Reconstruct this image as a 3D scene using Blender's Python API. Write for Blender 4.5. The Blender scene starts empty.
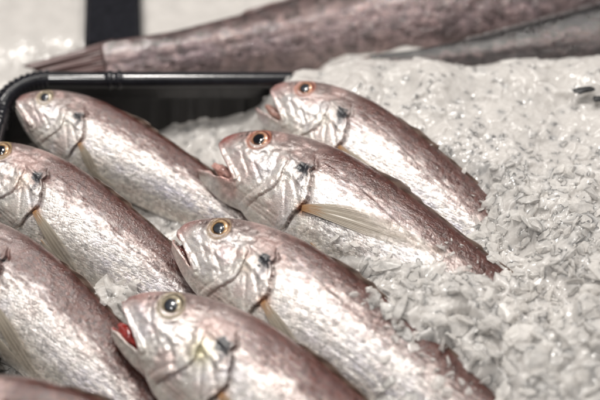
import bpy, bmesh, math, time
import numpy as np
from mathutils import Vector, Matrix

R = math.radians
sc = bpy.context.scene
COL = sc.collection

# ------------------------------------------------------------------ camera
PITCH = R(48); DIST = .84; FOCAL = 72.0
FW = Vector((0, math.cos(PITCH), -math.sin(PITCH)))
UP = Vector((0, math.sin(PITCH), math.cos(PITCH)))
RT = Vector((1, 0, 0))
TARGET = Vector((0, 0, .03))
CAM = TARGET - FW * DIST
PXM = 36.0 / (600 * FOCAL)                 # metres per pixel at one metre

def ray(px, py):
    return FW + RT * ((px - 300) * PXM) + UP * ((200 - py) * PXM)

def at(px, py, z):
    r = ray(px, py)
    return CAM + r * ((z - CAM.z) / r.z)

cam_d = bpy.data.cameras.new('camera'); cam = bpy.data.objects.new('camera', cam_d); COL.objects.link(cam)
cam.location = CAM
cam.rotation_euler = (R(90) - PITCH, 0, 0)
cam_d.lens = FOCAL; cam_d.sensor_width = 36; cam_d.clip_end = 50; cam_d.clip_start = .02
sc.camera = cam

# ------------------------------------------------------------------ numpy tools
def sstep(a, b, x):
    t = np.clip((x - a) / (b - a), 0, 1)
    return t * t * (3 - 2 * t)

NT_ = np.random.RandomState(17).rand(64, 64, 64).astype(np.float32)
def vnoise(P, freq, seed=0):
    """trilinear value noise, P (...,3) -> 0..1"""
    N = 64; T = NT_
    q = (P * freq + (256.0 + seed * 3.37)).astype(np.float32)
    i = np.floor(q).astype(np.int32); f = q - i; f = f * f * (3 - 2 * f)
    i0 = i % N; i1 = (i + 1) % N
    x0, y0, z0 = i0[..., 0], i0[..., 1], i0[..., 2]; x1, y1, z1 = i1[..., 0], i1[..., 1], i1[..., 2]
    fx, fy, fz = f[..., 0], f[..., 1], f[..., 2]
    a = T[x0, y0, z0] * (1 - fx) + T[x1, y0, z0] * fx
    b = T[x0, y1, z0] * (1 - fx) + T[x1, y1, z0] * fx
    c = T[x0, y0, z1] * (1 - fx) + T[x1, y0, z1] * fx
    d = T[x0, y1, z1] * (1 - fx) + T[x1, y1, z1] * fx
    return (a * (1 - fy) + b * fy) * (1 - fz) + (c * (1 - fy) + d * fy) * fz

def fbm(P, freq, seed=0, octv=3):
    s = 0; a = .5; t = 0
    for k in range(octv):
        s = s + a * vnoise(P, freq * 2.1 ** k, seed + k * 7); t += a; a *= .5
    return s / t

def smin(a, b, k):
    h = np.clip(.5 + .5 * (b - a) / k, 0, 1)
    return b * (1 - h) + a * h - k * h * (1 - h)

def smax(a, b, k): return -smin(-a, -b, k)

def surface_nets(F, org, h):
    S = F < 0
    nx, ny, nz = F.shape
    c = np.zeros((nx - 1, ny - 1, nz - 1), np.int8)
    for dx in (0, 1):
        for dy in (0, 1):
            for dz in (0, 1):
                c += S[dx:nx - 1 + dx, dy:ny - 1 + dy, dz:nz - 1 + dz]
    act = (c > 0) & (c < 8)
    I = np.argwhere(act)
    idx = -np.ones(act.shape, np.int64); idx[act] = np.arange(len(I))
    acc = np.zeros((len(I), 3)); cnt = np.zeros(len(I))
    cor = [(a, b, d) for a in (0, 1) for b in (0, 1) for d in (0, 1)]
    vals = {k: F[I[:, 0] + k[0], I[:, 1] + k[1], I[:, 2] + k[2]].astype(np.float64) for k in cor}
    for k in cor:
        for ax in range(3):
            if k[ax] == 0:
                k2 = list(k); k2[ax] = 1; k2 = tuple(k2)
                a, b = vals[k], vals[k2]; m = (a < 0) != (b < 0)
                t = np.where(m, a / np.where(m, a - b, 1), 0)
                p = np.tile(np.array(k, float), (len(I), 1)); p[:, ax] += t
                acc[m] += p[m]; cnt[m] += 1
    V = (I + acc / cnt[:, None]) * h + np.array(org)
    quads = []
    for ax in range(3):
        sl0 = [slice(None)] * 3; sl1 = [slice(None)] * 3
        sl0[ax] = slice(0, -1); sl1[ax] = slice(1, None)
        A = S[tuple(sl0)]; B = S[tuple(sl1)]
        E = np.argwhere(A != B)
        u, v = (ax + 1) % 3, (ax + 2) % 3
        ok = (E[:, u] > 0) & (E[:, v] > 0) & (E[:, u] < F.shape[u] - 1) & (E[:, v] < F.shape[v] - 1)
        E = E[ok]; inside = A[tuple(E.T)]
        def cell(du, dv):
            q = E.copy(); q[:, u] -= du; q[:, v] -= dv
            return idx[tuple(q.T)]
        Q = np.stack([cell(1, 1), cell(0, 1), cell(0, 0), cell(1, 0)], 1)
        Q[~inside] = Q[~inside][:, ::-1]
        quads.append(Q)
    return V, np.concatenate(quads)

def np_mesh(name, V, Fc, mats=(), smooth=True, parent=None, mat_index=None):
    me = bpy.data.meshes.new(name)
    Fc = np.asarray(Fc); n = Fc.shape[1]
    me.vertices.add(len(V)); me.vertices.foreach_set('co', np.asarray(V, np.float32).ravel())
    me.loops.add(Fc.size); me.loops.foreach_set('vertex_index', Fc.astype(np.int32).ravel())
    me.polygons.add(len(Fc)); me.polygons.foreach_set('loop_start', np.arange(0, Fc.size, n, dtype=np.int32))
    me.polygons.foreach_set('use_smooth', np.full(len(Fc), smooth))
    for m in mats: me.materials.append(m)
    if mat_index is not None: me.polygons.foreach_set('material_index', np.asarray(mat_index, np.int32))
    me.update(); me.validate()
    o = bpy.data.objects.new(name, me); COL.objects.link(o)
    if parent is not None: o.parent = parent
    return o

def attr(o, name, typ, data):
    a = o.data.attributes.new(name, typ, 'POINT')
    key = {'FLOAT': 'value', 'FLOAT_VECTOR': 'vector', 'FLOAT_COLOR': 'color'}[typ]
    a.data.foreach_set(key, np.asarray(data, np.float32).ravel())

def tag(o, label=None, cat=None, group=None, kind=None):
    if label: o['label'] = label
    if cat: o['category'] = cat
    if group: o['group'] = group
    if kind: o['kind'] = kind

# ------------------------------------------------------------------ materials
def mat(name):
    m = bpy.data.materials.new(name); m.use_nodes = True
    nt = m.node_tree; nt.nodes.clear()
    out = nt.nodes.new('ShaderNodeOutputMaterial'); p = nt.nodes.new('ShaderNodeBsdfPrincipled')
    nt.links.new(p.outputs[0], out.inputs[0])
    return m, nt, p

def N(nt, t, **kw):
    n = nt.nodes.new(t)
    for k, v in kw.items():
        if k.startswith('i_'):
            n.inputs[k[2:].replace('_', ' ')].default_value = v
        else: setattr(n, k, v)
    return n

def mathn(nt, op, a, b=None, clamp=False):
    n = nt.nodes.new('ShaderNodeMath'); n.operation = op; n.use_clamp = clamp
    for i, v in enumerate((a, b)):
        if v is None: continue
        if isinstance(v, (int, float)): n.inputs[i].default_value = v
        else: nt.links.new(v, n.inputs[i])
    return n.outputs[0]

def ramp(nt, src, stops):
    r = nt.nodes.new('ShaderNodeValToRGB'); nt.links.new(src, r.inputs[0])
    e = r.color_ramp.elements
    e[0].position, e[0].color = stops[0][0], (*stops[0][1], 1)
    e[1].position, e[1].color = stops[1][0], (*stops[1][1], 1)
    for p, c in stops[2:]:
        k = e.new(p); k.color = (*c, 1)
    return r.outputs[0]

def mixc(nt, fac, a, b, mode='MIX'):
    n = nt.nodes.new('ShaderNodeMix'); n.data_type = 'RGBA'; n.blend_type = mode
    for s, v in ((n.inputs[0], fac), (n.inputs[6], a), (n.inputs[7], b)):
        if isinstance(v, (int, float)): s.default_value = v
        elif isinstance(v, tuple): s.default_value = (*v, 1)
        else: nt.links.new(v, s)
    return n.outputs[2]

def fish_skin(name, scale_freq=140, bump=.34, dark=1.0, cvar=.6, rnd=.55):
    m, nt, p = mat(name); L = nt.links
    rest = N(nt, 'ShaderNodeAttribute', attribute_name='rest').outputs['Vector']
    tint = N(nt, 'ShaderNodeAttribute', attribute_name='tint').outputs['Color']
    silver = N(nt, 'ShaderNodeAttribute', attribute_name='silver').outputs['Fac']
    scl = N(nt, 'ShaderNodeAttribute', attribute_name='scaly').outputs['Fac']
    # warp so that the scale rows are never perfectly regular
    nz = N(nt, 'ShaderNodeTexNoise', i_Scale=14.0, i_Detail=3.0); L.new(rest, nz.inputs['Vector'])
    w = nt.nodes.new('ShaderNodeVectorMath'); w.operation = 'MULTIPLY_ADD'
    L.new(nz.outputs['Color'], w.inputs[0]); w.inputs[1].default_value = (.02, .02, .02); L.new(rest, w.inputs[2])
    mp = N(nt, 'ShaderNodeMapping', vector_type='POINT'); L.new(w.outputs[0], mp.inputs[0])
    mp.inputs['Rotation'].default_value = (0, R(20 if rnd > .3 else 4), 0); mp.inputs['Scale'].default_value = (1, .6, 1.25)
    v1 = N(nt, 'ShaderNodeTexVoronoi', i_Scale=float(scale_freq), i_Randomness=rnd); L.new(mp.outputs[0], v1.inputs['Vector'])
    v2 = N(nt, 'ShaderNodeTexVoronoi', i_Scale=scale_freq * 2.3); L.new(mp.outputs[0], v2.inputs['Vector'])
    n2 = N(nt, 'ShaderNodeTexNoise', i_Scale=120.0, i_Detail=6.0, i_Roughness=.65); L.new(rest, n2.inputs['Vector'])
    n3 = N(nt, 'ShaderNodeTexNoise', i_Scale=230.0, i_Detail=4.0, i_Roughness=.7); L.new(rest, n3.inputs['Vector'])
    n4 = N(nt, 'ShaderNodeTexNoise', i_Scale=16.0, i_Detail=5.0, i_Roughness=.6); L.new(rest, n4.inputs['Vector'])
    # colour: per-scale variation, pink/blue iridescent patches, dull slime patches
    vc = N(nt, 'ShaderNodeSeparateColor'); L.new(v1.outputs['Color'], vc.inputs[0])
    cell = mathn(nt, 'MULTIPLY', mathn(nt, 'SUBTRACT', vc.outputs[0], .5), scl)
    k = mathn(nt, 'ADD', mathn(nt, 'MULTIPLY', cell, cvar), 1.0)
    k = mathn(nt, 'MULTIPLY', k, mathn(nt, 'ADD', mathn(nt, 'MULTIPLY', n2.outputs['Fac'], 1.5), .25))
    kk = N(nt, 'ShaderNodeCombineColor'); [L.new(k, kk.inputs[i]) for i in range(3)]
    c = mixc(nt, 1.0, tint, kk.outputs[0], 'MULTIPLY')
    iri = ramp(nt, n4.outputs['Fac'], [(.3, (1.06, .97, .96)), (.5, (1, 1, 1)), (.66, (.93, .94, 1.03))])
    c = mixc(nt, silver, c, mixc(nt, 1.0, c, iri, 'MULTIPLY'))
    spk = mathn(nt, 'MULTIPLY', mathn(nt, 'GREATER_THAN', n3.outputs['Fac'], .6), .22)
    c = mixc(nt, mathn(nt, 'MULTIPLY', spk, silver), c, (.85, .83, .80))
    c = mixc(nt, 1.0, c, (dark, dark, dark), 'MULTIPLY')
    L.new(c, p.inputs['Base Color'])
    met = mathn(nt, 'MULTIPLY', silver, mathn(nt, 'MULTIPLY', n2.outputs['Fac'], 1.1), True)
    L.new(met, p.inputs['Metallic'])
    ro = mathn(nt, 'ADD', mathn(nt, 'MULTIPLY', n4.outputs['Fac'], .32), .12)
    ro = mathn(nt, 'ADD', ro, mathn(nt, 'MULTIPLY', vc.outputs[1], .12))
    L.new(ro, p.inputs['Roughness'])
    p.inputs['Coat Weight'].default_value = .7; p.inputs['Coat Roughness'].default_value = .05
    p.inputs['Subsurface Weight'].default_value = .12; p.inputs['Subsurface Radius'].default_value = (.012, .006, .004)
    p.inputs['Subsurface Scale'].default_value = .5
    # bump
    h = mathn(nt, 'MULTIPLY', mathn(nt, 'SUBTRACT', 1.0, v1.outputs['Distance']), scl)
    h = mathn(nt, 'ADD', h, mathn(nt, 'MULTIPLY', vc.outputs[2], .5))
    h = mathn(nt, 'MULTIPLY', h, mathn(nt, 'ADD', mathn(nt, 'MULTIPLY', scl, .8), .1))
    h = mathn(nt, 'ADD', h, mathn(nt, 'MULTIPLY', v2.outputs['Distance'], .45))
    h = mathn(nt, 'ADD', h, mathn(nt, 'MULTIPLY', n2.outputs['Fac'], .8))
    h = mathn(nt, 'ADD', h, mathn(nt, 'MULTIPLY', n3.outputs['Fac'], .9))
    b = N(nt, 'ShaderNodeBump', i_Strength=bump, i_Distance=.0010); L.new(h, b.inputs['Height'])
    L.new(b.outputs[0], p.inputs['Normal'])
    # thinner, smoother slime coat over the scales
    b2 = N(nt, 'ShaderNodeBump', i_Strength=.5, i_Distance=.0008); L.new(n2.outputs['Fac'], b2.inputs['Height'])
    b3 = N(nt, 'ShaderNodeBump', i_Strength=.35, i_Distance=.0006); L.new(v2.outputs['Distance'], b3.inputs['Height'])
    L.new(b2.outputs[0], b3.inputs['Normal']); L.new(b3.outputs[0], p.inputs['Coat Normal'])
    return m

def simple(name, col, rough=.4, metal=0, noise=60, amt=.3, bump=.2, coat=0, dist=.001, **kw):
    m, nt, p = mat(name); L = nt.links
    tc = N(nt, 'ShaderNodeTexCoord')
    n = N(nt, 'ShaderNodeTexNoise', i_Scale=float(noise), i_Detail=5.0); L.new(tc.outputs['Object'], n.inputs['Vector'])
    lo = tuple(c * (1 - amt) for c in col); hi = tuple(min(1, c * (1 + amt)) for c in col)
    L.new(ramp(nt, n.outputs['Fac'], [(.3, lo), (.7, hi)]), p.inputs['Base Color'])
    p.inputs['Roughness'].default_value = rough; p.inputs['Metallic'].default_value = metal
    p.inputs['Coat Weight'].default_value = coat; p.inputs['Coat Roughness'].default_value = .05
    for k, v in kw.items(): p.inputs[k.replace('_', ' ')].default_value = v
    b = N(nt, 'ShaderNodeBump', i_Strength=bump, i_Distance=dist); L.new(n.outputs['Fac'], b.inputs['Height'])
    L.new(b.outputs[0], p.inputs['Normal'])
    return m

M_SKIN = fish_skin('fish_skin')
M_BIG = fish_skin('big_fish_skin', scale_freq=105, bump=1.0, dark=.8, cvar=1.0, rnd=.6)
M_PUPIL = simple('pupil_black', (.006, .006, .008), .12, coat=1, amt=.1, bump=0)

def eye_mat(name='eye_iris', a=(.40, .24, .11), b=(.55, .42, .27), c_=(.34, .20, .12)):
    m, nt, p = mat(name); L = nt.links
    r = N(nt, 'ShaderNodeAttribute', attribute_name='rad').outputs['Fac']
    tc = N(nt, 'ShaderNodeTexCoord'); nw = N(nt, 'ShaderNodeTexNoise', i_Scale=90.0, i_Detail=3.0); L.new(tc.outputs['Object'], nw.inputs['Vector'])
    r = mathn(nt, 'ADD', r, mathn(nt, 'MULTIPLY', mathn(nt, 'SUBTRACT', nw.outputs['Fac'], .5), .30))
    c = ramp(nt, r, [(0, (.02, .015, .012)), (.56, (.03, .02, .015)), (.64, a), (.76, b), (.88, c_), (.98, tuple(x * .35 for x in c_))])
    n = N(nt, 'ShaderNodeTexNoise', i_Scale=120.0, i_Detail=4.0); L.new(tc.outputs['Object'], n.inputs['Vector'])
    c = mixc(nt, .8, c, mixc(nt, 1.0, c, ramp(nt, n.outputs['Fac'], [(.3, (.5, .45, .4)), (.7, (1.4, 1.3, 1.2))]), 'MULTIPLY'))
    L.new(c, p.inputs['Base Color']); p.inputs['Metallic'].default_value = .35
    p.inputs['Roughness'].default_value = .3; p.inputs['Coat Weight'].default_value = 1; p.inputs['Coat Roughness'].default_value = .03
    return m
M_EYE = eye_mat()
M_EYE_RED = eye_mat('eye_iris_red', (.42, .20, .12), (.52, .34, .24), (.28, .07, .05))
M_EYE_GREY = eye_mat('eye_iris_grey', (.30, .27, .20), (.50, .46, .36), (.20, .17, .12))
M_PUPIL_CLOUDY = simple('pupil_cloudy', (.030, .034, .042), .22, coat=1, amt=.5, bump=.1, noise=90)
M_EYE_DARK = simple('dark_eye', (.03, .022, .02), .25, coat=1, bump=0)

def fin_mat(name, a, b, alpha=.8):
    m, nt, p = mat(name); L = nt.links
    uv = N(nt, 'ShaderNodeAttribute', attribute_name='fin')
    s = N(nt, 'ShaderNodeSeparateXYZ'); L.new(uv.outputs['Vector'], s.inputs[0])
    w = N(nt, 'ShaderNodeMath', operation='SINE'); L.new(mathn(nt, 'MULTIPLY', s.outputs[0], 95.0), w.inputs[0])
    n = N(nt, 'ShaderNodeTexNoise', i_Scale=9.0, i_Detail=5.0); L.new(uv.outputs['Vector'], n.inputs['Vector'])
    f = mathn(nt, 'ADD', s.outputs[1], mathn(nt, 'MULTIPLY', mathn(nt, 'SUBTRACT', n.outputs['Fac'], .5), .5))
    c = ramp(nt, f, [(0.0, a), (.22, b)])
    c = mixc(nt, mathn(nt, 'MULTIPLY', mathn(nt, 'ADD', w.outputs[0], 1.0), .06), c, tuple(x * .45 for x in b))
    L.new(c, p.inputs['Base Color']); p.inputs['Roughness'].default_value = .35
    p.inputs['Coat Weight'].default_value = .3; p.inputs['Coat Roughness'].default_value = .2
    L.new(mathn(nt, 'SUBTRACT', 1.0, mathn(nt, 'MULTIPLY', s.outputs[1], 1 - alpha), True), p.inputs['Alpha'])
    bp = N(nt, 'ShaderNodeBump', i_Strength=.6, i_Distance=.0006); L.new(w.outputs[0], bp.inputs['Height']); L.new(bp.outputs[0], p.inputs['Normal'])
    return m
M_PECT = fin_mat('pectoral_fin_skin', (.46, .22, .08), (.52, .45, .36), .05)
M_DORS = fin_mat('dorsal_fin_skin', (.10, .05, .04), (.15, .10, .075), .7)
M_DARKFIN = fin_mat('dark_fin_skin', (.03, .02, .02), (.045, .03, .03), 1.0)
M_TAIL = fin_mat('tail_fin_skin', (.09, .05, .048), (.10, .05, .046), 1.0)

# ------------------------------------------------------------------ fish body
XT = np.linspace(-.02, 1.03, 1200)
def prof(kx, kv, root=True):
    kx = np.array(kx); kv = np.array(kv)
    v = np.interp(XT, kx, kv)
    k = np.hanning(61); k /= k.sum()
    vs = np.convolve(np.pad(v, 30, 'edge'), k, 'valid')
    wgt = sstep(.0, .05, XT)
    return vs * wgt + v * (1 - wgt)

_h = [0, .002, .006, .012, .02, .03, .045]
PZT = prof([0, .002, .006, .012, .02, .03, .05, .08, .12, .17, .24, .32, .42, .52, .62, .72, .82, .92, 1.0],
           [.002, .010, .017, .024, .031, .038, .050, .063, .075, .084, .091, .094, .091, .082, .068, .053, .039, .031, .033])
PZB = prof([0, .002, .006, .012, .02, .03, .05, .08, .12, .17, .24, .32, .42, .52, .62, .72, .82, .92, 1.0],
           [.004, .016, .027, .035, .043, .053, .072, .093, .113, .128, .139, .142, .136, .120, .096, .069, .045, .033, .034])
PW = prof([0, .002, .006, .012, .02, .03, .05, .08, .12, .17, .24, .32, .42, .52, .62, .72, .82, .92, 1.0],
          [.002, .008, .013, .017, .021, .026, .034, .045, .053, .058, .062, .064, .062, .056, .046, .035, .023, .013, .007])

XF = np.linspace(XT[0], XT[-1], 12001)
TAB = np.stack([np.interp(XF, XT, p) for p in (PZT, PZB, PW)]).astype(np.float32)
for _k, _f in ((0, .93), (1, .92)): TAB[_k] *= 1 - (1 - _f) * sstep(.2, .4, XF)
def body_r(x):
    i = np.clip((np.asarray(x) - XF[0]) * (12000 / (XF[-1] - XF[0])), 0, 12000).astype(np.int32)
    return TAB[0][i], TAB[1][i], TAB[2][i]

def f_body(x, y, z):
    zt, zb, w = body_r(x)
    zc = (zt - zb) / 2; hh = (zt + zb) / 2 + 1e-4
    zz = (z - zc) / hh
    # narrower ridge toward the back
    wn = w * (1 - .22 * sstep(.2, 1.0, zz) - .10 * sstep(.3, 1.0, -zz))
    yy = np.abs(y) / wn
    za = np.abs(zz)
    k0 = np.sqrt(yy * yy + za * za)
    k1 = np.sqrt((yy / wn) ** 2 + (za / hh) ** 2) + 1e-6
    f = k0 * (k0 - 1) / k1
    over = np.maximum(np.maximum(-x, x - 1.0), 0)
    return np.where(over > 0, np.sqrt(np.maximum(f, 0) ** 2 + over ** 2) + np.minimum(f, 0) * (over <= 0), f)

def hw(x, z):
    zt, zb, w = body_r(x)
    zc = (zt - zb) / 2; hh = (zt + zb) / 2
    zz = (z - zc) / hh
    wn = w * (1 - .22 * sstep(.2, 1.0, zz) - .10 * sstep(.3, 1.0, -zz))
    return wn * np.sqrt(np.maximum(0, 1 - zz * zz))

EX, EZ = .085, .038
TIP = np.array([-.004, -.002]); CRN = np.array([.066, -.050]); HNG = np.array([.108, -.062]); THR = np.array([.145, -.140])

def mline(x, z):
    """signed distance above the mouth line"""
    d = CRN - TIP; n = np.array([-d[1], d[0]]); n /= np.linalg.norm(n)
    if n[1] < 0: n = -n
    return (x - TIP[0]) * n[0] + (z - TIP[1]) * n[1]

def bline(x, z):
    """signed distance in front of the line from mouth corner to throat"""
    d = THR - CRN; n = np.array([d[1], -d[0]]); n /= np.linalg.norm(n)
    if n[0] > 0: n = -n
    return (x - CRN[0]) * n[0] + (z - CRN[1]) * n[1]

def capd(x, z, a, b):
    a = np.array(a); b = np.array(b); d = b - a
    t = np.clip(((x - a[0]) * d[0] + (z - a[1]) * d[1]) / (d @ d), 0, 1)
    return np.sqrt((x - a[0] - t * d[0]) ** 2 + (z - a[1] - t * d[1]) ** 2), t

def wob(x, z, seed):
    P = np.stack([x, x * 0 + .3, z], -1)
    return .012 * (vnoise(P, 26, seed) - .5) + .005 * (vnoise(P, 90, seed) - .5)

def op_edge(z):      # x of the hind edge of the gill cover at height z
    return .238 - 4.2 * (z + .035) ** 2 - .006 * np.exp(-((z - .020) / .010) ** 2)

def pre_edge(z):     # x of the ridge in the cheek
    return .166 - 3.6 * (z + .012) ** 2 - .018 * sstep(-.03, -.09, z)

def relief(x, y, z, seed):
    r = np.zeros_like(x)
    re = np.sqrt((x - EX) ** 2 + (z - EZ) ** 2)
    r -= .004 * sstep(.025, .019, re)
    r += .0022 * np.exp(-((re - .0285) / .0042) ** 2)
    # gill cover: raised plate that ends in a sharp step
    wb = wob(x, z, 5); e = x - op_edge(z) + wb
    zm = sstep(-.112, -.09, z) * sstep(.058, .03, z)
    plate = sstep(.17, .232, x)
    r += zm * (.0068 * plate * (e < 0) * 1.0 - .0075 * np.exp(-(np.maximum(e, 0) / .007) ** 2) * (e >= 0) - .0010 * np.exp(-((e + .012) / .003) ** 2))
    # cheek ridge
    e2 = x - pre_edge(z) + 1.3 * wb; zm2 = sstep(-.10, -.085, z) * sstep(.035, .015, z)
    r += zm2 * (.0046 * sstep(-.035, 0, e2) * (e2 < 0) - .0022 * np.exp(-(e2 / .0035) ** 2))
    e3 = e2 + .022
    r -= zm2 * .0022 * np.exp(-(e3 / .004) ** 2)
    # spines of the gill cover beside the dark spot
    d, t = capd(x, z, (.165, .034), (.222, .018)); r += .0034 * np.exp(-(d / .005) ** 2)
    d, t = capd(x, z, (.17, .005), (.220, -.012)); r += .0026 * np.exp(-(d / .005) ** 2)
    for (a_, b_, k_) in (((.19, .0), (.232, -.045), -.0016), ((.185, -.02), (.215, -.075), -.0016), ((.125, .03), (.165, .045), -.0018), ((.11, .012), (.145, .022), -.0020), ((.10, -.005), (.135, -.035), -.0022), ((.06, .008), (.10, -.03), -.0018), ((.115, .055), (.20, .062), -.0012)):
        d, t = capd(x, z, a_, b_); r += k_ * np.exp(-((d + .006 * (vnoise(np.stack([x, z, x * 0], -1), 60, 4) - .5)) / .0034) ** 2)
    sp = np.sqrt(((x - .200) / 1.2) ** 2 + ((z - .021) / .9) ** 2); r -= .0030 * np.exp(-(sp / .009) ** 2)
    # upper jaw bone, lips, bone under the eye
    d, t = capd(x, z, (.012, -.010), (.078, -.050)); r += .0024 * sstep(.0095, .006, d)
    d, t = capd(x, z, (.062, -.040), (.082, -.058)); r += .0016 * sstep(.013, .009, d)
    m = mline(x, z); lip = sstep(.085, .07, x)
    r += .0030 * np.exp(-((np.abs(m) - .004) / .0032) ** 2) * lip - .0012 * np.exp(-(m / .0016) ** 2) * lip
    d, t = capd(x, z, (.040, .004), (.130, -.012)); r += .0026 * np.exp(-(d / .006) ** 2)
    d, t = capd(x, z, (.045, .020), (.110, .002)); r -= .0009 * np.exp(-(d / .003) ** 2)
    for (nx_, nz_, rr) in ((.042, .031, .0032), (.053, .037, .0042)):
        d = np.sqrt((x - nx_) ** 2 + (z - nz_) ** 2); r -= .0035 * np.exp(-(d / rr) ** 2)
    # jaw underside folds and gill rays
    for k in range(3):
        d, t = capd(x, z, (.05 + .02 * k, -.066 - .008 * k), (.20, -.085 - .009 * k))
        r -= .0011 * np.exp(-(d / .0028) ** 2) * sstep(.04, .1, x)
    return r

def flesh(x, y, z, seed):
    P = np.stack([x, y * .6, z], -1)
    r = np.zeros_like(x)
    head = sstep(.25, .18, x)
    H = head > 0; B = head < 1
    r[H] = head[H] * (.0050 * (fbm(P[H], 34, seed, 3) - .5) + .0030 * (vnoise(P[H], 120, seed + 3) - .5))
    r[B] = (1 - head[B]) * (.0050 * (fbm(P[B], 11, seed + 5, 2) - .5) + .0012 * (vnoise(P[B] * np.array([1, 1, 2.2]), 70, seed + 9) - .5))
    return r
JK = [1.0, 1.0]
def rot(x, z, g):
    c, s = math.cos(g) / JK[0], math.sin(g) / JK[0]; dx = x - HNG[0]; dz = z - HNG[1]
    qx = HNG[0] + c * dx - s * dz; qz = HNG[1] + s * dx + c * dz
    d = CRN - TIP; n = np.array([-d[1], d[0]]); n /= np.linalg.norm(n)
    k = np.minimum(mline(qx, qz), 0) * (1 - 1 / JK[1])
    return qx - k * n[0], qz - k * n[1]

def make_field(x, y, z, gape, seed, upcut=0.0):
    zc_ = np.abs(y)
    side = sstep(.10, .5, zc_ / (body_r(x)[2] + 1e-4))
    f = f_body(x, y, z)
    hd = x < .27
    rl = flesh(x, y, z, seed); rl[hd] += relief(x[hd], y[hd], z[hd], seed)
    zl = .050 - .05 * sstep(.22, .62, x)
    rl -= sstep(.20, .27, x) * .0011 * np.exp(-((z - zl) / .0022) ** 2)
    f = f - rl * side
    if not x.size or x.min() > .22: return f, f, f
    w = body_r(x)[2]
    # upper part: everything outside the jaw sector
    rag = .007 * (vnoise(np.stack([x, y, z], -1), 55, seed) - .5) if gape > 2 else 0
    m = mline(x, z) + rag; b = bline(x, z)
    g = R(gape)
    gap = .0006 if gape < 2 else .0012
    sector = smin(-m + gap, b, .004)      # >0 inside the jaw sector
    upper = smax(f, sector, .003)
    # mouth hollow in the roof
    if gape > 2:
        cav = smax(np.sqrt(((x - .045) / .05) ** 2 + (y / (w * .62 + 1e-4)) ** 2 + (m / .015) ** 2) * .015 - .015, -x + .007, .002)
        upper = smax(upper, -cav, .003)
    # lower jaw, turned about its hinge
    qx, qz = rot(x, z, -g)
    fj = f_body(qx, y / JK[0], qz) * JK[0]; sidej = sstep(.10, .5, zc_ / (body_r(qx)[2] + 1e-4))
    fj = fj - (relief(qx, y, qz, seed + 50) + flesh(qx, y, qz, seed + 50)) * sidej
    mj = mline(qx, qz) + rag * .8; bj = bline(qx, qz)
    sect = smax(mj + gap, -(bj + .012), .004)
    low = smax(fj, sect, .003)
    if gape > 2:
        wj = body_r(qx)[2]
        cav = smax(np.sqrt(((qx - .052) / .052) ** 2 + (y / (wj * .66 + 1e-4)) ** 2 + (mj / .013) ** 2) * .013 - .013, -qx + .010, .002)
        low = smax(low, -cav, .003)
    k = .004 + .0045 * min(gape, 20) / 10
    kk = np.where(sstep(.055, .085, x) > 0, .0012 + k * sstep(.05, .09, x), .0012)
    return smin(upper, low, kk), f, fj

def centreline(bend, x0=.18):
    xs = np.linspace(-.1, 1.3, 1401)
    phi = -R(9 if bend > 1 else 0) * sstep(.10, .34, xs) - R(bend) * np.clip((xs - .25) / .75, 0, 2) ** 1.15
    dx = (xs[1] - xs[0]) * (1 + (.40 if bend > 1 else 0) * sstep(.22, .5, xs[:-1]))
    cx = np.concatenate([[0], np.cumsum(np.cos(phi[:-1]) * dx)]) - .1
    cz = np.concatenate([[0], np.cumsum(np.sin(phi[:-1]) * dx)])
    return xs, phi, cx, cz

def bend_pts(P, bend):
    xs, phi, cx, cz = centreline(bend)
    X = np.interp(P[:, 0], xs, cx); Z = np.interp(P[:, 0], xs, cz); ph = np.interp(P[:, 0], xs, phi)
    Q = P.copy()
    Q[:, 0] = X - P[:, 2] * np.sin(ph); Q[:, 2] = Z + P[:, 2] * np.cos(ph)
    return Q

def lerp(a, b, t): return a + (np.asarray(b) - a) * t[:, None]

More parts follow.
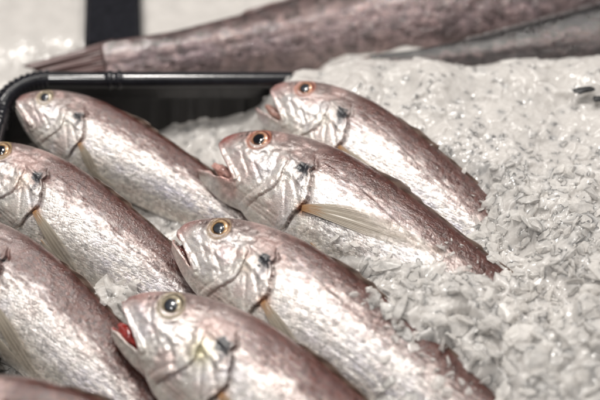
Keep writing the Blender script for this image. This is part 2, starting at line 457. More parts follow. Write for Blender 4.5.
def paint(P, interior, seed, o):
    x, y, z = P.T
    zt, zb, w = body_r(x)
    s = (z + zb) / (zt + zb)
    nz = fbm(P, 22, seed + 31, 4); nf = fbm(P * np.array([.7, 1, 1.8]), 110, seed + 33, 3); nl = fbm(P, 7, seed + 35, 2)
    head = sstep(.25, .17, x)
    n = len(P)
    c = np.tile(np.array(o.get('flank', (.72, .675, .645))), (n, 1))
    belly = sstep(.42, .2, s + .2 * (nz - .5)); c = lerp(c, o.get('belly', (.74, .70, .64)), belly)
    # bluish, purple grey band low on the flank toward the tail
    blu = sstep(.3, .55, x) * np.exp(-((s - .42 + .25 * (nl - .5)) / .16) ** 2) * sstep(.38, .6, nf)
    c = lerp(c, (.33, .32, .39), o.get('blu', .6) * blu)
    tr = sstep(.52, .82, s + .16 * (nz - .5) + .30 * (nf - .5)); c = lerp(c, (.25, .18, .168), tr * (1 - .55 * head) * .85)
    bk = sstep(.66, .92, s + .12 * (nz - .5) + .28 * (nf - .5) + o.get('back', 0))
    c = lerp(c, o.get('backc', (.070, .022, .016)), bk * (1 - .25 * head))
    # head: flushed cheeks
    ch = head * sstep(.45, .68, nz); c = lerp(c, (.56, .38, .35), .45 * ch)
    red = o.get('red', 0)
    snout = sstep(.05, .0, x) * sstep(-.03, .01, z); c = lerp(c, (.34, .085, .07), snout * (.25 + .6 * red))
    m = mline(x, z); lip = np.exp(-((m - .001) / .005) ** 2) * sstep(.085, .07, x); c = lerp(c, (.55, .27, .24), lip * (.25 + .5 * red))
    c = lerp(c, (.50, .29, .26), sstep(-.020, -.014, m) * sstep(.001, -.002, m) * sstep(.10, .07, x) * sstep(.25, .6, nz) * .35 * red)
    for k in range(3):
        d, t = capd(x, z, (.05 + .02 * k, -.066 - .008 * k), (.20, -.085 - .009 * k))
        c = lerp(c, (.38, .17, .15), np.exp(-(d / .0045) ** 2) * (.10 + .10 * red))
    wb = wob(x, z, 5); e2 = x - pre_edge(z) + 1.3 * wb; zm2 = sstep(-.10, -.085, z) * sstep(.035, .015, z)
    c = lerp(c, (.34, .19, .18), np.exp(-(e2 / .003) ** 2) * zm2 * .45 * sstep(.4, .65, nf))
    # gill slit
    e = x - op_edge(z) + wb; zm = sstep(-.105, -.085, z) * sstep(.05, .03, z)
    c = lerp(c, (.14, .06, .05), np.exp(-((e - .0025) / .0028) ** 2) * zm * (.15 + .6 * sstep(.40, .65, nf)))
    d = np.sqrt((x - .245) ** 2 + (z + .048) ** 2); c = lerp(c, (.40, .16, .05), np.exp(-(d / .013) ** 2) * o.get('orange', .85))
    d = np.sqrt((x - .175) ** 2 + (z + .005) ** 2); c = lerp(c, (.50, .46, .28), np.exp(-(d / .022) ** 2) * o.get('olive', .25))
    sp = np.sqrt(((x - .202) / 1.15) ** 2 + ((z - .021) / .95) ** 2) * (.30 + 1.5 * nf)
    c = lerp(c, (.012, .012, .016), sstep(.0165, .010, sp) * o.get('spot', 1))
    d = np.sqrt(((x - .212) / .7) ** 2 + ((z - .003) / 1.6) ** 2); c = lerp(c, (.05, .045, .05), sstep(.014, .005, d + .012 * (nf - .5)) * .85 * o.get('spot', 1))
    # eye rim
    re = np.sqrt((x - EX) ** 2 + (z - EZ) ** 2)
    c = lerp(c, o.get('rim', (.40, .26, .17)), np.exp(-((re - .0225 - .004 * (nz - .5)) / .0035) ** 2) * (.45 + .6 * nf))
    c = lerp(c, (.10, .06, .055), np.exp(-((re - .0275) / .0022) ** 2) * sstep(-.01, .02, z - EZ) * .6)
    for (nx_, nz_, rr) in ((.042, .031, .0026), (.053, .037, .0036)):
        d = np.sqrt((x - nx_) ** 2 + (z - nz_) ** 2); c = lerp(c, (.06, .035, .03), np.exp(-(d / rr) ** 2))
    mc = np.array(o.get('mouth', (.50, .10, .07)))[None, :] * (.35 + 1.2 * fbm(P, 60, seed + 2, 2))[:, None]
    c = c + (mc - c) * interior[:, None]
    sil = o.get('sil', .78) * (1 - .75 * bk) * (1 - .05 * head) * (1 - interior) * (1 - 1.0 * np.exp(-(sp / .020) ** 2))
    scaly = sstep(.16, .27, x) * (1 - interior) * .9 + .1
    return np.clip(c, 0, 1), sil, scaly

def sheet(name, G, m, parent, thick, finuv, bend=0):
    """closed thin shell from a grid of points (nu,nv,3)"""
    nu, nv, _ = G.shape
    du = np.gradient(G, axis=0); dv = np.gradient(G, axis=1)
    nn = np.cross(du, dv); nn /= np.linalg.norm(nn, axis=2, keepdims=True) + 1e-12
    A = (G + nn * thick / 2).reshape(-1, 3); B = (G - nn * thick / 2).reshape(-1, 3)
    V = np.concatenate([A, B]); n0 = nu * nv
    I = np.arange(n0).reshape(nu, nv)
    q = np.stack([I[:-1, :-1], I[1:, :-1], I[1:, 1:], I[:-1, 1:]], -1).reshape(-1, 4)
    F = [q, q[:, ::-1] + n0]
    ring = np.concatenate([I[:, 0], I[-1, 1:], I[-2::-1, -1], I[0, -2:0:-1]]); r2 = np.roll(ring, -1)
    F.append(np.stack([ring, ring + n0, r2 + n0, r2], 1))
    if bend is not None: V = bend_pts(V, bend)
    o = np_mesh(name, V, np.concatenate(F), [m], True, parent)
    attr(o, 'fin', 'FLOAT_VECTOR', np.concatenate([finuv.reshape(-1, 3)] * 2))
    return o

def fins(root, o, bend, seed):
    rs = np.random.RandomState(seed)
    u, v = np.meshgrid(np.linspace(0, 1, 41), np.linspace(0, 1, 30), indexing='ij')
    uv = np.stack([u, v, u * 0], -1)
    plen, pang, pw = o.get('pect', (.2, -15, .035))
    for sy in (-1, 1):
        bx, bz = .243, -.048
        ang = R(pang) + (u - .5) * R(9)
        ln = plen * v * (1 - .35 * np.abs(u - .4) ** 1.2 * 2 + .07 * (vnoise(np.stack([u * 1.0, u * 0, u * 0], -1), 13, seed) - .5))
        wdt = (.011 + pw * np.sin(np.clip(v, 0, 1) * 1.9)) * (u - .5)
        ca, sa = math.cos(R(pang)), math.sin(R(pang))
        X = bx + ca * ln - sa * wdt; Z = bz + sa * ln + ca * wdt
        ripple = .0008 * np.sin(u * 24) * v + .003 * v * (1 - v) + .0012 * np.sin(v * 7 + u * 3)
        Y = sy * (hw(X, Z) + .0032 + ripple + .002 * sstep(.0, .2, v))
        f = sheet('pectoral_fin', np.stack([X, Y, Z], -1), o.get('finm', M_PECT), root, .0012, uv, bend)
        # pelvic fin
        ln = .11 * v * (1 - .5 * u); X = .29 + ln; Z = -.095 - .02 * u * v - .012 * v
        Y = sy * (hw(X, Z) + .003 + .004 * v)
        sheet('pelvic_fin', np.stack([X, Y, Z], -1), o.get('finm', M_PECT), root, .0012, uv, bend)
    # dorsal fin folded down along the back
    u2, v2 = np.meshgrid(np.linspace(0, 1, 140), np.linspace(0, 1, 8), indexing='ij')
    X = .27 + .58 * u2
    hgt = (.012 + .014 * np.exp(-((u2 - .12) / .09) ** 2) + .007 * np.exp(-((u2 - .5) / .2) ** 2)) * .62 * (.6 + .8 * vnoise(np.stack([u2, u2 * 0, u2 * 0], -1), 38, seed)) * sstep(0, .04, u2) * sstep(1, .93, u2)
    zt = body_r(X)[0]
    Xs = X + v2 * hgt * 1.1
    sheet('dorsal_fin', np.stack([Xs, .0015 + v2 * hgt * .35 * o.get('lean', -1), zt - .003 + v2 * hgt * .62], -1), o.get('finm', M_DORS), root, .0014, np.stack([u2 * 1.1, v2, u2 * 0], -1), bend)
    X = .60 + .16 * u2; zb = body_r(X)[1]
    hgt = .035 * np.sin(np.clip(u2, 0, 1) * 3.14 * .9 + .2) * (1 - .3 * u2)
    sheet('anal_fin', np.stack([X + v2 * .03, 0 * X + .002 * np.sin(u2 * 20), -zb + .004 - v2 * hgt], -1), M_DORS, root, .0014, np.stack([u2, v2, u2 * 0], -1), bend)
    # tail fin
    a = (u - .5) * 2
    tf = o.get('tailfin', (.13, .03, .055)); X = .985 + v * (tf[0] + .02 * a ** 2); Z = a * (tf[1] + tf[2] * v)
    sheet('tail_fin', np.stack([X, .002 * np.sin(u * 30) * v, Z], -1), M_TAIL, root, .002, uv, bend)

def eyes(root, o, seed):
    er = .0205
    for sy in (-1, 1):
        th = np.linspace(0, math.pi * .5, 18)[:, None]; ph = np.linspace(0, 2 * math.pi, 49)[None, :-1]
        # dome in local coordinates, axis +Y'
        rr = er * np.sin(th) * np.ones_like(ph); hgt = er * .50 * np.cos(th) * np.ones_like(ph)
        y0 = hw(np.array([EX]), np.array([EZ]))[0] - .0075
        # eye follows the slope of the head
        X = EX + rr * np.cos(ph); Z = EZ + rr * np.sin(ph)
        tiltx = .16; tiltz = -.30
        Y = sy * (y0 + hgt + tiltx * (X - EX) + tiltz * (Z - EZ))
        P = np.stack([X, Y, Z], -1).reshape(-1, 3)
        n, k = 18, 48; I = np.arange(n * k).reshape(n, k); J = np.roll(I, -1, 1)
        q = np.stack([I[:-1], I[1:], J[1:], J[:-1]], -1).reshape(-1, 4)
        # close the back with an inward ring
        base = len(P); P = np.concatenate([P, np.stack([EX + 0 * ph[0], np.full(k, sy * (y0 - .012)), EZ + 0 * ph[0]], -1)])
        q = np.concatenate([q, np.stack([I[-1], base + np.arange(k), base + np.roll(np.arange(k), -1), J[-1]], -1)])
        if sy < 0: pass
        e = np_mesh('eye', P, q, [o.get('eyem', M_EYE)], True, root)
        attr(e, 'rad', 'FLOAT', np.concatenate([(rr / er).ravel(), np.ones(k)]))
        # pupil: thin lens just proud of the iris
        n = 8; t = np.linspace(0, 1, n)[:, None] * er * .56
        rr2 = t * np.ones_like(ph); rr2 = rr2 * (1 + .05 * np.cos(2 * ph + seed) + .04 * np.cos(3 * ph + seed * 2)); X = EX + rr2 * np.cos(ph) * 1.06; Z = EZ + rr2 * np.sin(ph)
        Y = y0 + er * .50 * np.sqrt(1 - (rr2 / er) ** 2) + .0006 - .0009 * (rr2 / (er * .5)) ** 4 + tiltx * (X - EX) + tiltz * (Z - EZ)
        P = np.stack([X, sy * Y, Z], -1).reshape(-1, 3); I = np.arange(n * k).reshape(n, k); J = np.roll(I, -1, 1)
        q = np.stack([I[:-1], I[1:], J[1:], J[:-1]], -1).reshape(-1, 4)
        np_mesh('pupil', P, q, [o.get('pupm', M_PUPIL)], True, e)

def tongue(root, o, gape, seed):
    a = -math.atan2(TIP[1] - CRN[1], CRN[0] - TIP[0]) + R(gape) * .62
    rs = np.random.RandomState(seed)
    th = np.linspace(0, math.pi, 26)[:, None]; ph = np.linspace(0, 2 * math.pi, 33)[None, :-1]
    u = np.cos(th) * np.ones_like(ph); v = np.sin(th) * np.cos(ph); w = np.sin(th) * np.sin(ph)
    D = np.stack([u, v, w], -1); k = 1 + .28 * (vnoise(D, 2.6, seed) - .5) + .12 * (vnoise(D, 7, seed) - .5)
    X = u * .033 * k; Y = v * .024 * k * (1 - .3 * (u < 0) * u * u); Z = w * .0115 * k
    cx, cz = CRN[0] - .026 * math.cos(a) , CRN[1] - .026 * math.sin(a) - .004
    P = np.stack([cx + X * math.cos(a) - Z * math.sin(a), Y, cz + X * math.sin(a) + Z * math.cos(a)], -1).reshape(-1, 3)
    I = np.arange(26 * 32).reshape(26, 32); J = np.roll(I, -1, 1)
    q = np.stack([I[:-1], I[1:], J[1:], J[:-1]], -1).reshape(-1, 4)
    c = o.get('tonguec', (.30, .03, .025))
    np_mesh('tongue', P, q, [simple('wet_flesh', c, .25, noise=70, amt=.6, bump=.4, coat=.8)], True, root)

GROUP = 'whole silver fish lined up on the ice'
FISH = []
def fish(label, eye_px, eye_z, spot_d, ang, t, roll, gape, bend, seed, name='silver_fish', flip=False, skin=None,
         h=.0019, cat='fish', group=GROUP, length=None, matfn=None, **o):
    JK[0] = o.get('jaw', .95); JK[1] = o.get('deep', 1.15 if gape > 2 else 1.0); HNG[:] = o.get('hinge', (.080, -.058))
    x0, x1 = -.05, 1.01; y1 = .078; z0, z1 = (-.20 if gape > 12 else -.165, .118)
    tt_ = time.time()
    xs = np.arange(x0, x1, h, dtype=np.float32); ys = np.arange(-y1, y1 + h, h, dtype=np.float32); zs = np.arange(z0, z1, h, dtype=np.float32)
    X, Y, Z = np.meshgrid(xs, ys, zs, indexing='ij')
    # evaluate in full only near the skin
    f0 = f_body(X, Y, Z)
    F = np.where(f0 < 0, -.02, .02).astype(np.float32)
    tail = (np.abs(f0) < .0105) & (X > .22)
    F[tail] = make_field(X[tail], Y[tail], Z[tail], gape, seed)[0]
    ih = int((.225 - x0) / h)
    Xh, Yh, Zh = X[:ih], Y[:ih], Z[:ih]
    near = (f0[:ih] < .012)
    if gape > 2:
        qx, qz = rot(Xh, Zh, -R(gape)); near |= (f_body(qx, Yh, qz) < .012)
    near &= ~((Xh > .15) & (f0[:ih] < -.014))
    Fh = F[:ih]; Fh[near] = make_field(Xh[near], Yh[near], Zh[near], gape, seed)[0]
    V, Q = surface_nets(F, (x0, -y1, z0), h)
    fu = np.full(len(V), .0); fl = np.full(len(V), 1.); q_ = V[:, 0] < .225
    _, fu[q_], fl[q_] = make_field(V[q_, 0], V[q_, 1], V[q_, 2], gape, seed)
    qx, qz = rot(V[:, 0], V[:, 2], -R(gape))
    jaw = sstep(.002, -.002, fl) * 0
    isl = (np.abs(fl) < np.abs(fu)) & (bline(qx, qz) > -.012) & (mline(qx, qz) < .002)
    inter = sstep(.0022, .0045, np.minimum(np.abs(fu), np.abs(fl))) * (V[:, 0] < .14)
    rest = V.copy(); rest[isl, 0] = qx[isl]; rest[isl, 2] = qz[isl]
    root = bpy.data.objects.new(name, None); COL.objects.link(root); root.empty_display_size = .1
    tint, sil, scaly = paint(rest, inter, seed, o)
    W = bend_pts(V, bend)
    b = np_mesh('body', W, Q[:, ::-1], [skin or M_SKIN], True, root)
    # orientation check
    p0, p1, p2 = W[Q[::50, 2]], W[Q[::50, 1]], W[Q[::50, 0]]
    attr(b, 'rest', 'FLOAT_VECTOR', rest + np.array([seed * 3.1, 0, seed * 1.7]))
    attr(b, 'tint', 'FLOAT_COLOR', np.concatenate([tint, np.ones((len(V), 1))], 1))
    attr(b, 'silver', 'FLOAT', sil); attr(b, 'scaly', 'FLOAT', scaly)
    vol = np.einsum('ij,ij->i', W[Q[:, 0]], np.cross(W[Q[:, 1]], W[Q[:, 2]])).sum()
    if vol < 0 : pass
    else: b.data.flip_normals()
    eyes(root, o, seed); fins(root, o, bend, seed)
    if gape > 6: tongue(root, o, gape, seed)
    # placement
    a0, s0 = math.cos(R(ang)), math.sin(R(ang))
    C = -FW
    sgn = -1 if flip else 1
    a = (RT * a0 * sgn - UP * s0 * 1 + C * t).normalized()
    n = (C - a * C.dot(a)).normalized()
    n = Matrix.Rotation(R(roll), 3, a) @ n
    d = n.cross(a) * sgn
    n_vis = n
    y = d.cross(a)                    # local Y = Z x X
    P = at(eye_px[0], eye_px[1], eye_z)
    depth = (P - CAM).dot(FW)
    L = length or spot_d * depth * PXM / .118
    hwe = hw(np.array([EX]), np.array([EZ]))[0]
    org = P - (a * EX + d * EZ) * L - n_vis * hwe * L
    Mx = Matrix((( a.x, y.x, d.x, 0), (a.y, y.y, d.y, 0), (a.z, y.z, d.z, 0), (0, 0, 0, 1)))
    root.matrix_world = Matrix.Translation(org) @ Mx @ Matrix.Diagonal((L, L, L, 1))
    tag(root, label, cat, group)
    tipw = org + (a * 1.0) * L
    print('FISH', label[:40], 'L=%.3f' % L, 'n.z=%.2f' % n_vis.z, 'snout z=%.3f' % org.z, 'tail z=%.3f' % tipw.z, 'verts', len(V), 'sec %.1f' % (time.time() - tt_))
    FISH.append(root)
    return root

fish('gape-mouthed fish in the middle of the row, jaw dropped wide open showing pink skin', (259, 139), .060, 60, 24, .34, -4, 36, 11, 3,
     h=.0016, jaw=1.04, deep=1.65, tonguec=(.52, .30, .26), hinge=(.078, -.056), eyem=M_EYE_RED, red=1.0, rim=(.42, .13, .06), mouth=(.55, .33, .28), pect=(.25, 20, .034), orange=1, olive=.1, back=.02)
fish('fish with pale open mouth at the black tray rim, behind the gape-mouthed fish', (305, 88), .060, 50, 28, .32, -2, 30, 11, 11,
     deep=1.5, tonguec=(.40, .22, .18), eyem=M_EYE_RED, pupm=M_PUPIL_CLOUDY, red=.5, rim=(.48, .22, .16), mouth=(.52, .42, .36), pect=(.2, -8, .03), back=.04, orange=.3)
fish('fish with nearly closed mouth directly below the gape-mouthed fish, yellow fin on its belly', (219, 228), .060, 61, 24, .30, -4, 8, 11, 23,
     red=.35, tonguec=(.10, .035, .03), pupm=M_PUPIL_CLOUDY, rim=(.38, .27, .17), mouth=(.35, .14, .11), pect=(.19, -23, .020), orange=.9)
fish('nearest fish with a blood red mouth and grey eye at the bottom of the picture', (171, 305), .062, 69, 26, .20, -4, 22, 15, 37,
     h=.0017, eyem=M_EYE_GREY, pupm=M_PUPIL_CLOUDY, red=.1, rim=(.36, .30, .20), jaw=.86, deep=1.3, mouth=(.36, .022, .018), pect=(.19, -15, .022), olive=.9, orange=.6, backc=(.085, .028, .021))
fish('closed-mouth fish in the tray corner with its snout against the ribbed black corner', (45, 97), .058, 41, 20, .10, -2, 0.5, 11, 41,
     eyem=M_EYE_GREY, pupm=M_PUPIL_CLOUDY, red=.15, rim=(.42, .34, .22), pect=(.14, -35, .02), orange=.5, back=.06)
fish('fish at the left edge with half its eye cut off by the picture edge', (1, 150), .060, 50, 26, .14, -4, 2, 12, 53,
     rim=(.40, .28, .12), pect=(.2, -22, .022), back=.07, orange=.8)
fish('reddish brown backed fish at the lower left with its head out of the picture', (-42, 222), .058, 58, 30, .20, -4, 2, 18, 67,
     pect=(.2, -18, .02), back=.10, orange=.8, rim=(.4, .25, .1))
fish('dark brown backed fish peeking in at the bottom left corner, only its back in view', (-60, 394), .060, 66, 6, .15, -6, 2, 10, 71,
     pect=(.2, -18, .02), back=.16)

# ------------------------------------------------------------------ big fish behind
fish('large scaly purple brown fish lying on the ice behind the black tray', (812, -112), .05, 1, 15, 0.22, 0, .5, -4, 83, name='large_fish', flip=True,
     skin=M_BIG, h=.0028, tailfin=(.085, .031, -.014), length=.70, group='large dark fish behind the tray', back=.02, backc=(.085, .05, .048), flank=(.20, .145, .145), belly=(.26, .19, .18), spot=0, orange=0, finm=M_TAIL, blu=0)
fish('almost black fish at the top right corner, half sunk in the ice', (872, -14), .052, 1, 8, .12, -4, .5, 0, 91, name='large_fish', flip=True,
     skin=M_BIG, h=.0024, tailfin=(.09, .031, -.018), length=.45, group='large dark fish behind the tray', back=.05, backc=(.012, .009, .009), flank=(.035, .024, .024), belly=(.09, .06, .055), spot=0, orange=0, finm=M_DARKFIN, blu=0, rim=(.03, .02, .02), sil=.3, eyem=M_EYE_DARK)

# ------------------------------------------------------------------ crushed ice
CP = [  # px, py, height of the ice surface
    (0, 10, .0), (60, 20, .0), (115, 20, .0), (190, 20, .002), (250, 60, .01), (297, 73, .056), (262, 100, -.03), (280, 118, -.02), (283, 98, -.01), (308, 75, .058), (330, 75, .058), (335, 88, .042), (310, 90, .036), (300, 66, .050), (360, 72, .062), (430, 72, .062), (520, 72, .062), (600, 72, .062), (380, 52, .015), (450, 54, .01), (520, 55, .01), (600, 55, .01), (600, 0, .01), (450, 0, .01), (300, 0, .0),
    (400, 90, .050), (500, 100, .050), (600, 110, .050), (460, 130, .050), (520, 160, .048), (600, 170, .052), (540, 205, .050), (600, 230, .056), (580, 260, .058), (590, 300, .060), (590, 350, .060),
    (60, 110, -.03), (120, 120, -.03), (150, 118, -.012), (200, 130, .010), (225, 132, .010), (235, 150, .01), (180, 150, .0),
    (100, 180, -.01), (0, 200, -.02), (110, 300, .028), (60, 320, .0), (0, 390, -.02), (180, 280, -.01), (130, 380, -.02), (200, 390, -.01),
    (200, 200, .0), (300, 200, .0), (350, 210, .01), (270, 110, -.03), (235, 110, -.03), (350, 300, .02), (300, 300, .0),
    (355, 246, .040), (378, 266, .052), (425, 262, .050), (465, 285, .056), (405, 300, .056), (440, 318, .057), (480, 345, .050), (530, 375, .052), (575, 395, .056), (380, 300, .056), (410, 335, .050), (440, 370, .025), (480, 395, .03),
    (500, 255, .040), (545, 290, .044), (400, 240, .02), (440, 230, .02), (330, 395, .0)]
cpw = np.array([[*at(a, b, z)] for a, b, z in CP])
def ice_base(x, y):
    W = 0; S = 0
    for cx_, cy_, cz_ in cpw:
        w = 1 / (((x - cx_) ** 2 + (y - cy_) ** 2) + .00012) ** 1.6
        W = W + w; S = S + w * cz_
    return S / W

def worley(x, y, cell, seed):
    """faceted lumps: nearest random point, per-lump height and tilt"""
    gx = np.floor(x / cell).astype(int); gy = np.floor(y / cell).astype(int)
    best = np.full(x.shape, 9.); sec = np.full(x.shape, 9.); bh = np.zeros(x.shape)
    rs = np.random.RandomState(seed); T = rs.rand(128, 128, 5)
    for i in (-1, 0, 1):
        for j in (-1, 0, 1):
            t = T[(gx + i) % 128, (gy + j) % 128]
            dx = x / cell - (gx + i + t[..., 0]); dy = y / cell - (gy + j + t[..., 1])
            d = dx * dx + dy * dy
            hh = (t[..., 2] - .5) + (t[..., 3] - .5) * dx * 1.3 + (t[..., 4] - .5) * dy * 1.3
            closer = d < best
            sec = np.where(closer, best, np.minimum(sec, d)); bh = np.where(closer, hh, bh); best = np.where(closer, d, best)
    edge = np.sqrt(sec) - np.sqrt(best)
    return bh, edge

YB = at(100, 80, .046).y
def ice_h(x, y, detail=True):
    h = ice_base(x, y)
    P = np.stack([x, y, x * 0], -1)
    calm = sstep(.0, .02, y - YB) * sstep(.01, -.03, x)
    calm = np.maximum(calm, sstep(.05, .09, y - YB))
    h = h + .014 * (1 - .85 * calm) * (fbm(P, 22, 5, 3) - .5)
    if detail:
        wx = x + .003 * (vnoise(P, 160, 7) - .5) * 2; wy = y + .003 * (vnoise(P, 160, 8) - .5) * 2
        b1, e1 = worley(wx, wy, .0155, 1); b2, e2 = worley(wx, wy, .0058, 2)
        lo_ = .45 + .55 * sstep(.06, -.03, y)
        h = h + lo_ * (1 - .9 * calm) * (.0060 * b1 * sstep(0, .12, e1) + .0016 * b2 * sstep(0, .3, e2) - .0015 * sstep(.15, 0, e1))
        h = h + .0008 * (vnoise(P, 600, 9) - .5)
    return h

def axis(lo, hi, step, far, grow=1.25):
    a = list(np.arange(lo, hi, step)); s = step
    r = []; v = a[-1]
    while v < far: s *= grow; v += s; r.append(v)
    s = step; l = []; v = a[0]
    while v > -far: s *= grow; v -= s; l.append(v)
    return np.array(l[::-1] + a + r)
gx = axis(-.32, .34, .0011, 1.6); gy = axis(-.26, .36, .0011, 1.8)
GX, GY = np.meshgrid(gx, gy, indexing='ij')
GZ = ice_h(GX, GY)
IV = np.stack([GX, GY, GZ], -1).reshape(-1, 3)
I = np.arange(GX.size).reshape(GX.shape)
IQ = np.stack([I[:-1, :-1], I[1:, :-1], I[1:, 1:], I[:-1, 1:]], -1).reshape(-1, 4)

def ice_mat(name, trans, rough, sss, col=(.57, .545, .52), bump=.5):
    m, nt, p = mat(name); L = nt.links
    tc = N(nt, 'ShaderNodeTexCoord')
    n = N(nt, 'ShaderNodeTexNoise', i_Scale=70.0, i_Detail=5.0); L.new(tc.outputs['Object'], n.inputs['Vector'])
    n2 = N(nt, 'ShaderNodeTexNoise', i_Scale=420.0, i_Detail=4.0); L.new(tc.outputs['Object'], n2.inputs['Vector'])
    v = N(nt, 'ShaderNodeTexVoronoi', i_Scale=190.0); L.new(tc.outputs['Object'], v.inputs['Vector'])
    L.new(ramp(nt, n.outputs['Fac'], [(.3, tuple(c * .86 for c in col)), (.7, col)]), p.inputs['Base Color'])
    p.inputs['Transmission Weight'].default_value = trans; p.inputs['IOR'].default_value = 1.31
    L.new(mathn(nt, 'ADD', mathn(nt, 'MULTIPLY', n2.outputs['Fac'], .3), rough - .1), p.inputs['Roughness'])
    p.inputs['Subsurface Weight'].default_value = sss; p.inputs['Subsurface Radius'].default_value = (.010, .010, .010); p.inputs['Subsurface Scale'].default_value = 1.0
    h = mathn(nt, 'ADD', mathn(nt, 'MULTIPLY', v.outputs['Distance'], .8), n2.outputs['Fac'])
    b = N(nt, 'ShaderNodeBump', i_Strength=bump, i_Distance=.0012); L.new(h, b.inputs['Height']); L.new(b.outputs[0], p.inputs['Normal'])
    return m
M_ICE = ice_mat('packed_ice', .0, .35, .9)
M_CHIP = ice_mat('clear_ice', .0, .16, .0, (.86, .83, .795), .6)
for _m, _r in ((M_ICE, .016), (M_CHIP, .005)):
    _p = _m.node_tree.nodes['Principled BSDF']
    _p.inputs['Coat Weight'].default_value = .8; _p.inputs['Coat Roughness'].default_value = .10; _p.inputs['Coat IOR'].default_value = 1.33
    _p.inputs['Subsurface Radius'].default_value = (_r, _r, _r)
M_CHIP.node_tree.nodes['Principled BSDF'].inputs['Alpha'].default_value = .42

bpy.context.view_layer.update()
FZ = np.full((400, 400), -1.0)
for r_ in FISH[:8]:
    for b_ in r_.children:
        if not b_.name.startswith('body'): continue
        co = np.empty(len(b_.data.vertices) * 3, np.float32); b_.data.vertices.foreach_get('co', co)
        Mw = np.array(r_.matrix_world); W_ = co.reshape(-1, 3) @ Mw[:3, :3].T + Mw[:3, 3]
        ii = np.clip(((W_[:, :2] + .5) / .003).astype(int), 0, 399); np.maximum.at(FZ, (ii[:, 0], ii[:, 1]), W_[:, 2])
def make_chips():
    rs = np.random.RandomState(4); protos = []
    for k in range(14):
        bm = bmesh.new(); n = rs.randint(10, 22)
        P = rs.randn(n, 3); P /= np.linalg.norm(P, axis=1)[:, None]; P *= (.75 + .25 * rs.rand(n, 1)); P *= np.array([1, .5 + .45 * rs.rand(), .16 + .25 * rs.rand()])
        for p in P: bm.verts.new(p)
        r = bmesh.ops.convex_hull(bm, input=bm.verts)
        bmesh.ops.delete(bm, geom=[v for v in bm.verts if not v.link_faces], context='VERTS')
        bmesh.ops.bevel(bm, geom=list(bm.edges), offset=.025, segments=1, affect='EDGES')
        bmesh.ops.triangulate(bm, faces=bm.faces)
        bm.verts.index_update()
        protos.append((np.array([v.co[:] for v in bm.verts]), np.array([[v.index for v in f.verts] for f in bm.faces]))); bm.free()
    VV = []; FF = []; off = 0
    def put(x, y, z, s):
        nonlocal off
        P, F = protos[rs.randint(len(protos))]
        a, b, c = rs.rand(3) * 6.28; b = rs.randn() * .7; c = rs.randn() * .7
        Rm = np.array(Matrix.Rotation(a, 3, 'Z') @ Matrix.Rotation(b, 3, 'X') @ Matrix.Rotation(c, 3, 'Y'))
        VV.append(P @ Rm.T * s + np.array([x, y, z])); FF.append(F + off); off += len(P)
    n = 15000
    xs = rs.uniform(-.33, .36, n); ys = rs.uniform(-.24, .34, n); hs = ice_h(xs, ys)
    for x, y, z in zip(xs, ys, hs):
        if y > YB + .012 and (x < -.01 or rs.rand() < .7): continue
        lo_ = sstep(.06, -.03, y); s = .0017 + (.0035 + .0085 * lo_) * rs.rand() ** 3
        if rs.rand() > .22 + .78 * lo_: continue
        s = max(s, .0032 - .0014 * lo_)
        z -= s * .35 * (1 - lo_)
        k_ = (int((x + .5) / .003), int((y + .5) / .003)); fz = FZ[k_]
        if fz > z:
            if fz - z < .011 and rs.rand() < .7: z = fz; s *= .5
            elif fz - z < .03: continue
        put(x, y, z + s * (rs.rand() * .45 - .25), s)
    return np.concatenate(VV), np.concatenate(FF)
CV, CF = make_chips()
CQ = CF
# bed quads -> triangles, one mesh for bed and loose chips
IT = np.concatenate([IQ[:, [0, 1, 2]], IQ[:, [0, 2, 3]]])
V = np.concatenate([IV, CV]); Fa = np.concatenate([IT, CQ + len(IV)])
mi = np.concatenate([np.zeros(len(IT)), np.ones(len(CQ))])
ice = np_mesh('crushed_ice', V, Fa, [M_ICE, M_CHIP], True, None, mi)
sm = np.concatenate([np.ones(len(IT), bool), np.zeros(len(CQ), bool)]); ice.data.polygons.foreach_set('use_smooth', sm)
tag(ice, 'wet crushed ice heaped over the tails of the fish and around the tray', 'ice', None, 'stuff')

# ------------------------------------------------------------------ black tray
M_BLK = simple('black_plastic', (.010, .010, .013), .24, noise=150, amt=.4, bump=.15, coat=.3)
def tube(path, r, seg=20, cap=True):
    path = [Vector(p) for p in path]; V = []; n = len(path)
    prev = None
    rr = r if hasattr(r, '__len__') else [r] * n
    for i, p in enumerate(path):
        t = (path[min(i + 1, n - 1)] - path[max(i - 1, 0)]).normalized()
        s = t.cross(Vector((0, 0, 1))).normalized(); u = s.cross(t)
        for k in range(seg):
            a = 2 * math.pi * k / seg; V.append(p + (s * math.cos(a) + u * math.sin(a)) * rr[i])
    F = []
    for i in range(n - 1):
        for k in range(seg):
            k2 = (k + 1) % seg; F.append((i * seg + k, i * seg + k2, (i + 1) * seg + k2, (i + 1) * seg + k))
    return np.array(V), np.array(F)

ZR = .046
tray = bpy.data.objects.new('fish_tray', None); COL.objects.link(tray)
tag(tray, 'black plastic tray with a round glossy rim and ribbed corner holding the ice and fish', 'tray')
pc = at(16, 84, ZR); pr = at(270, 86, ZR)
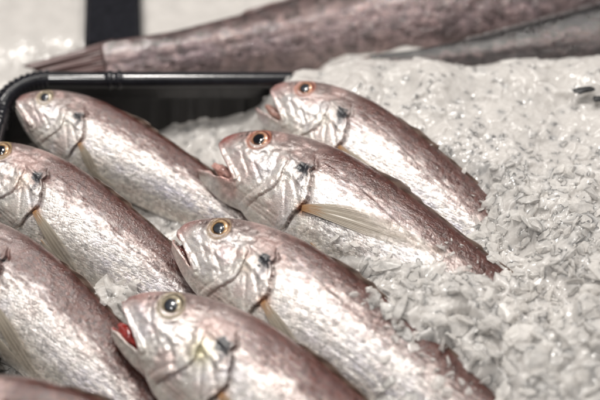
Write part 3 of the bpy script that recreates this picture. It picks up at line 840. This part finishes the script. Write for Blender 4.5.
# tray outline: back wall, rounded corner, left wall
yb = at(100, 80, ZR).y; xl = pc.x - .006
RC = .030
back_r = .0064
path = []; rad = []
def addp(p, r): path.append(p); rad.append(r)
xr = at(292, 84, ZR).x
xcol = at(115, 81, ZR).x
for x in np.arange(xr, xl + RC, -.0008):
    r = back_r
    for cx_ in (xcol - .0035, xcol + .0035):
        r += .0014 * math.exp(-((x - cx_) / .0016) ** 2)
    addp((x, yb, ZR), r)
arc = []
na = 70
for i in range(na + 1):
    a = math.pi / 2 + (math.pi / 2) * i / na
    r = back_r + .0012 * (.5 + .5 * math.sin(i * 2 * math.pi * 11 / na))
    addp((xl + RC + RC * math.cos(a), yb - RC + RC * math.sin(a), ZR), r + .0004)
for y in np.arange(yb - RC - .001, -.30, -.0016):
    r = back_r + (.0012 * (.5 + .5 * math.sin((yb - RC - y) * 2 * math.pi / .0043)) if y > yb - RC - .02 else 0)
    addp((xl, y, ZR), r)
TV, TF = tube(path, rad)
np_mesh('rim', TV, TF, [M_BLK], True, tray)
# inner and outer wall under the rim
def wall(offs, zb):
    pts = []
    for p in path[::3]:
        pts.append(Vector(p))
    V = []; n = len(pts)
    for i, p in enumerate(pts):
        t = (pts[min(i + 1, n - 1)] - pts[max(i - 1, 0)]).normalized(); s = t.cross(Vector((0, 0, 1))).normalized()
        for (o_, z) in ((0.002, ZR), (offs, ZR - .006), (offs + .004, zb), (offs + .001, zb), (-.002, ZR - .008), (-.002, ZR)):
            q = p - s * o_; V.append((q.x, q.y, z))
    V = np.array(V); F = []
    for i in range(n - 1):
        for k in range(6): F.append((i * 6 + k, i * 6 + (k + 1) % 6, (i + 1) * 6 + (k + 1) % 6, (i + 1) * 6 + k))
    return V, np.array(F)
WV, WF = wall(-.0025, -.06)
np_mesh('wall', WV, WF, [M_BLK], True, tray)
# floor of the tray
fl = np.array([(xl, -.30, -.058), (xr, -.30, -.058), (xr, yb, -.058), (xl, yb, -.058), (xl, -.30, -.062), (xr, -.30, -.062), (xr, yb, -.062), (xl, yb, -.062)])
np_mesh('floor_panel', fl, [(0, 1, 2, 3), (7, 6, 5, 4), (0, 4, 5, 1), (1, 5, 6, 2), (2, 6, 7, 3), (3, 7, 4, 0)], [M_BLK], False, tray)

# black divider running away behind the tray
a0 = at(115, 48, .02); wdt = abs(at(143, 30, .02).x - at(87, 30, .02).x) / 2
bm = bmesh.new(); bmesh.ops.create_cube(bm, size=1)
bmesh.ops.scale(bm, vec=(wdt * 2, .5, .04), verts=bm.verts)
bmesh.ops.bevel(bm, geom=list(bm.edges), offset=.003, segments=3, affect='EDGES')
me = bpy.data.meshes.new('black_divider'); bm.to_mesh(me); bm.free(); me.materials.append(M_BLK)
dv = bpy.data.objects.new('black_divider', me); COL.objects.link(dv); dv.rotation_euler = (0, 0, -math.atan2(at(115, 2, .02).x - at(115, 60, .02).x, at(115, 2, .02).y - at(115, 60, .02).y))
_a = at(115, 62, .0); _d = at(115, 2, .0) - _a; _d.normalize(); dv.location = _a + _d * .25
tag(dv, 'flat black divider bar on the pale ice behind the tray, above the fish tail', 'divider')

# dark scraps on the ice
M_SCR = simple('dark_scrap', (.02, .02, .022), .5, amt=.5)
def scrap(px, py, z, ln, wd, rot_, label, seed):
    rs = np.random.RandomState(seed); bm = bmesh.new(); bmesh.ops.create_icosphere(bm, subdivisions=3, radius=1)
    for v in bm.verts:
        k = 1 + .35 * math.sin(v.co.x * 5 + seed) * math.cos(v.co.y * 4 + seed)
        v.co = Vector((v.co.x * ln, v.co.y * wd * k + .25 * wd * math.sin(v.co.x * 3), v.co.z * .0016))
    me = bpy.data.meshes.new('dark_scrap'); bm.to_mesh(me); bm.free(); me.materials.append(M_SCR)
    o = bpy.data.objects.new('dark_scrap', me); COL.objects.link(o)
    p = at(px, py, z); hz = float(ice_h(np.array([p.x]), np.array([p.y]))[0]); p = at(px, py, hz + .002)
    o.location = (p.x, p.y, hz + .002); o.rotation_euler = (0, 0, rot_)
    tag(o, label, 'scrap', 'dark scraps on the ice')
scrap(584, 90, .05, .0085, .003, .05, 'longer black scrap lying on the ice near the right edge', 1)
scrap(598, 99, .05, .004, .003, -.6, 'small black scrap at the right edge just below the longer black scrap', 2)

# ------------------------------------------------------------------ light
w = bpy.data.worlds.new('World'); sc.world = w; w.use_nodes = True
w.node_tree.nodes['Background'].inputs[0].default_value = (.90, .93, 1, 1); w.node_tree.nodes['Background'].inputs[1].default_value = .085
def area(loc, tgt, size, power, col=(1, .96, .91), name='unseen_lamp'):
    l = bpy.data.lights.new(name, 'AREA'); l.size = size; l.energy = power; l.color = col
    o = bpy.data.objects.new(name, l); COL.objects.link(o); o.location = loc
    o.rotation_euler = (Vector(tgt) - Vector(loc)).to_track_quat('-Z', 'Y').to_euler()
area((-.30, .30, 1.45), (0, 0, 0), .20, 18.5)
area((.35, .55, 1.3), (0, 0, 0), .10, 7)  # this and the next two: small unseen lamps added for glints
area((-.5, -.5, 1.5), (0, 0, 0), .10, 7, (1, .97, .93))
area((.6, -.3, 1.5), (0, 0, 0), .08, 4)

# focus on the eye of the gape-mouthed fish
fp = at(235, 200, .058)
cam_d.dof.use_dof = True; cam_d.dof.focus_distance = (fp - CAM).dot(FW); cam_d.dof.aperture_fstop = 2.9

sc.view_settings.view_transform = 'Standard'; sc.view_settings.look = 'None'
sc.view_settings.exposure = 0; sc.view_settings.gamma = 1
sc.cycles.max_bounces = 8; sc.cycles.transmission_bounces = 8; sc.cycles.use_denoising = True
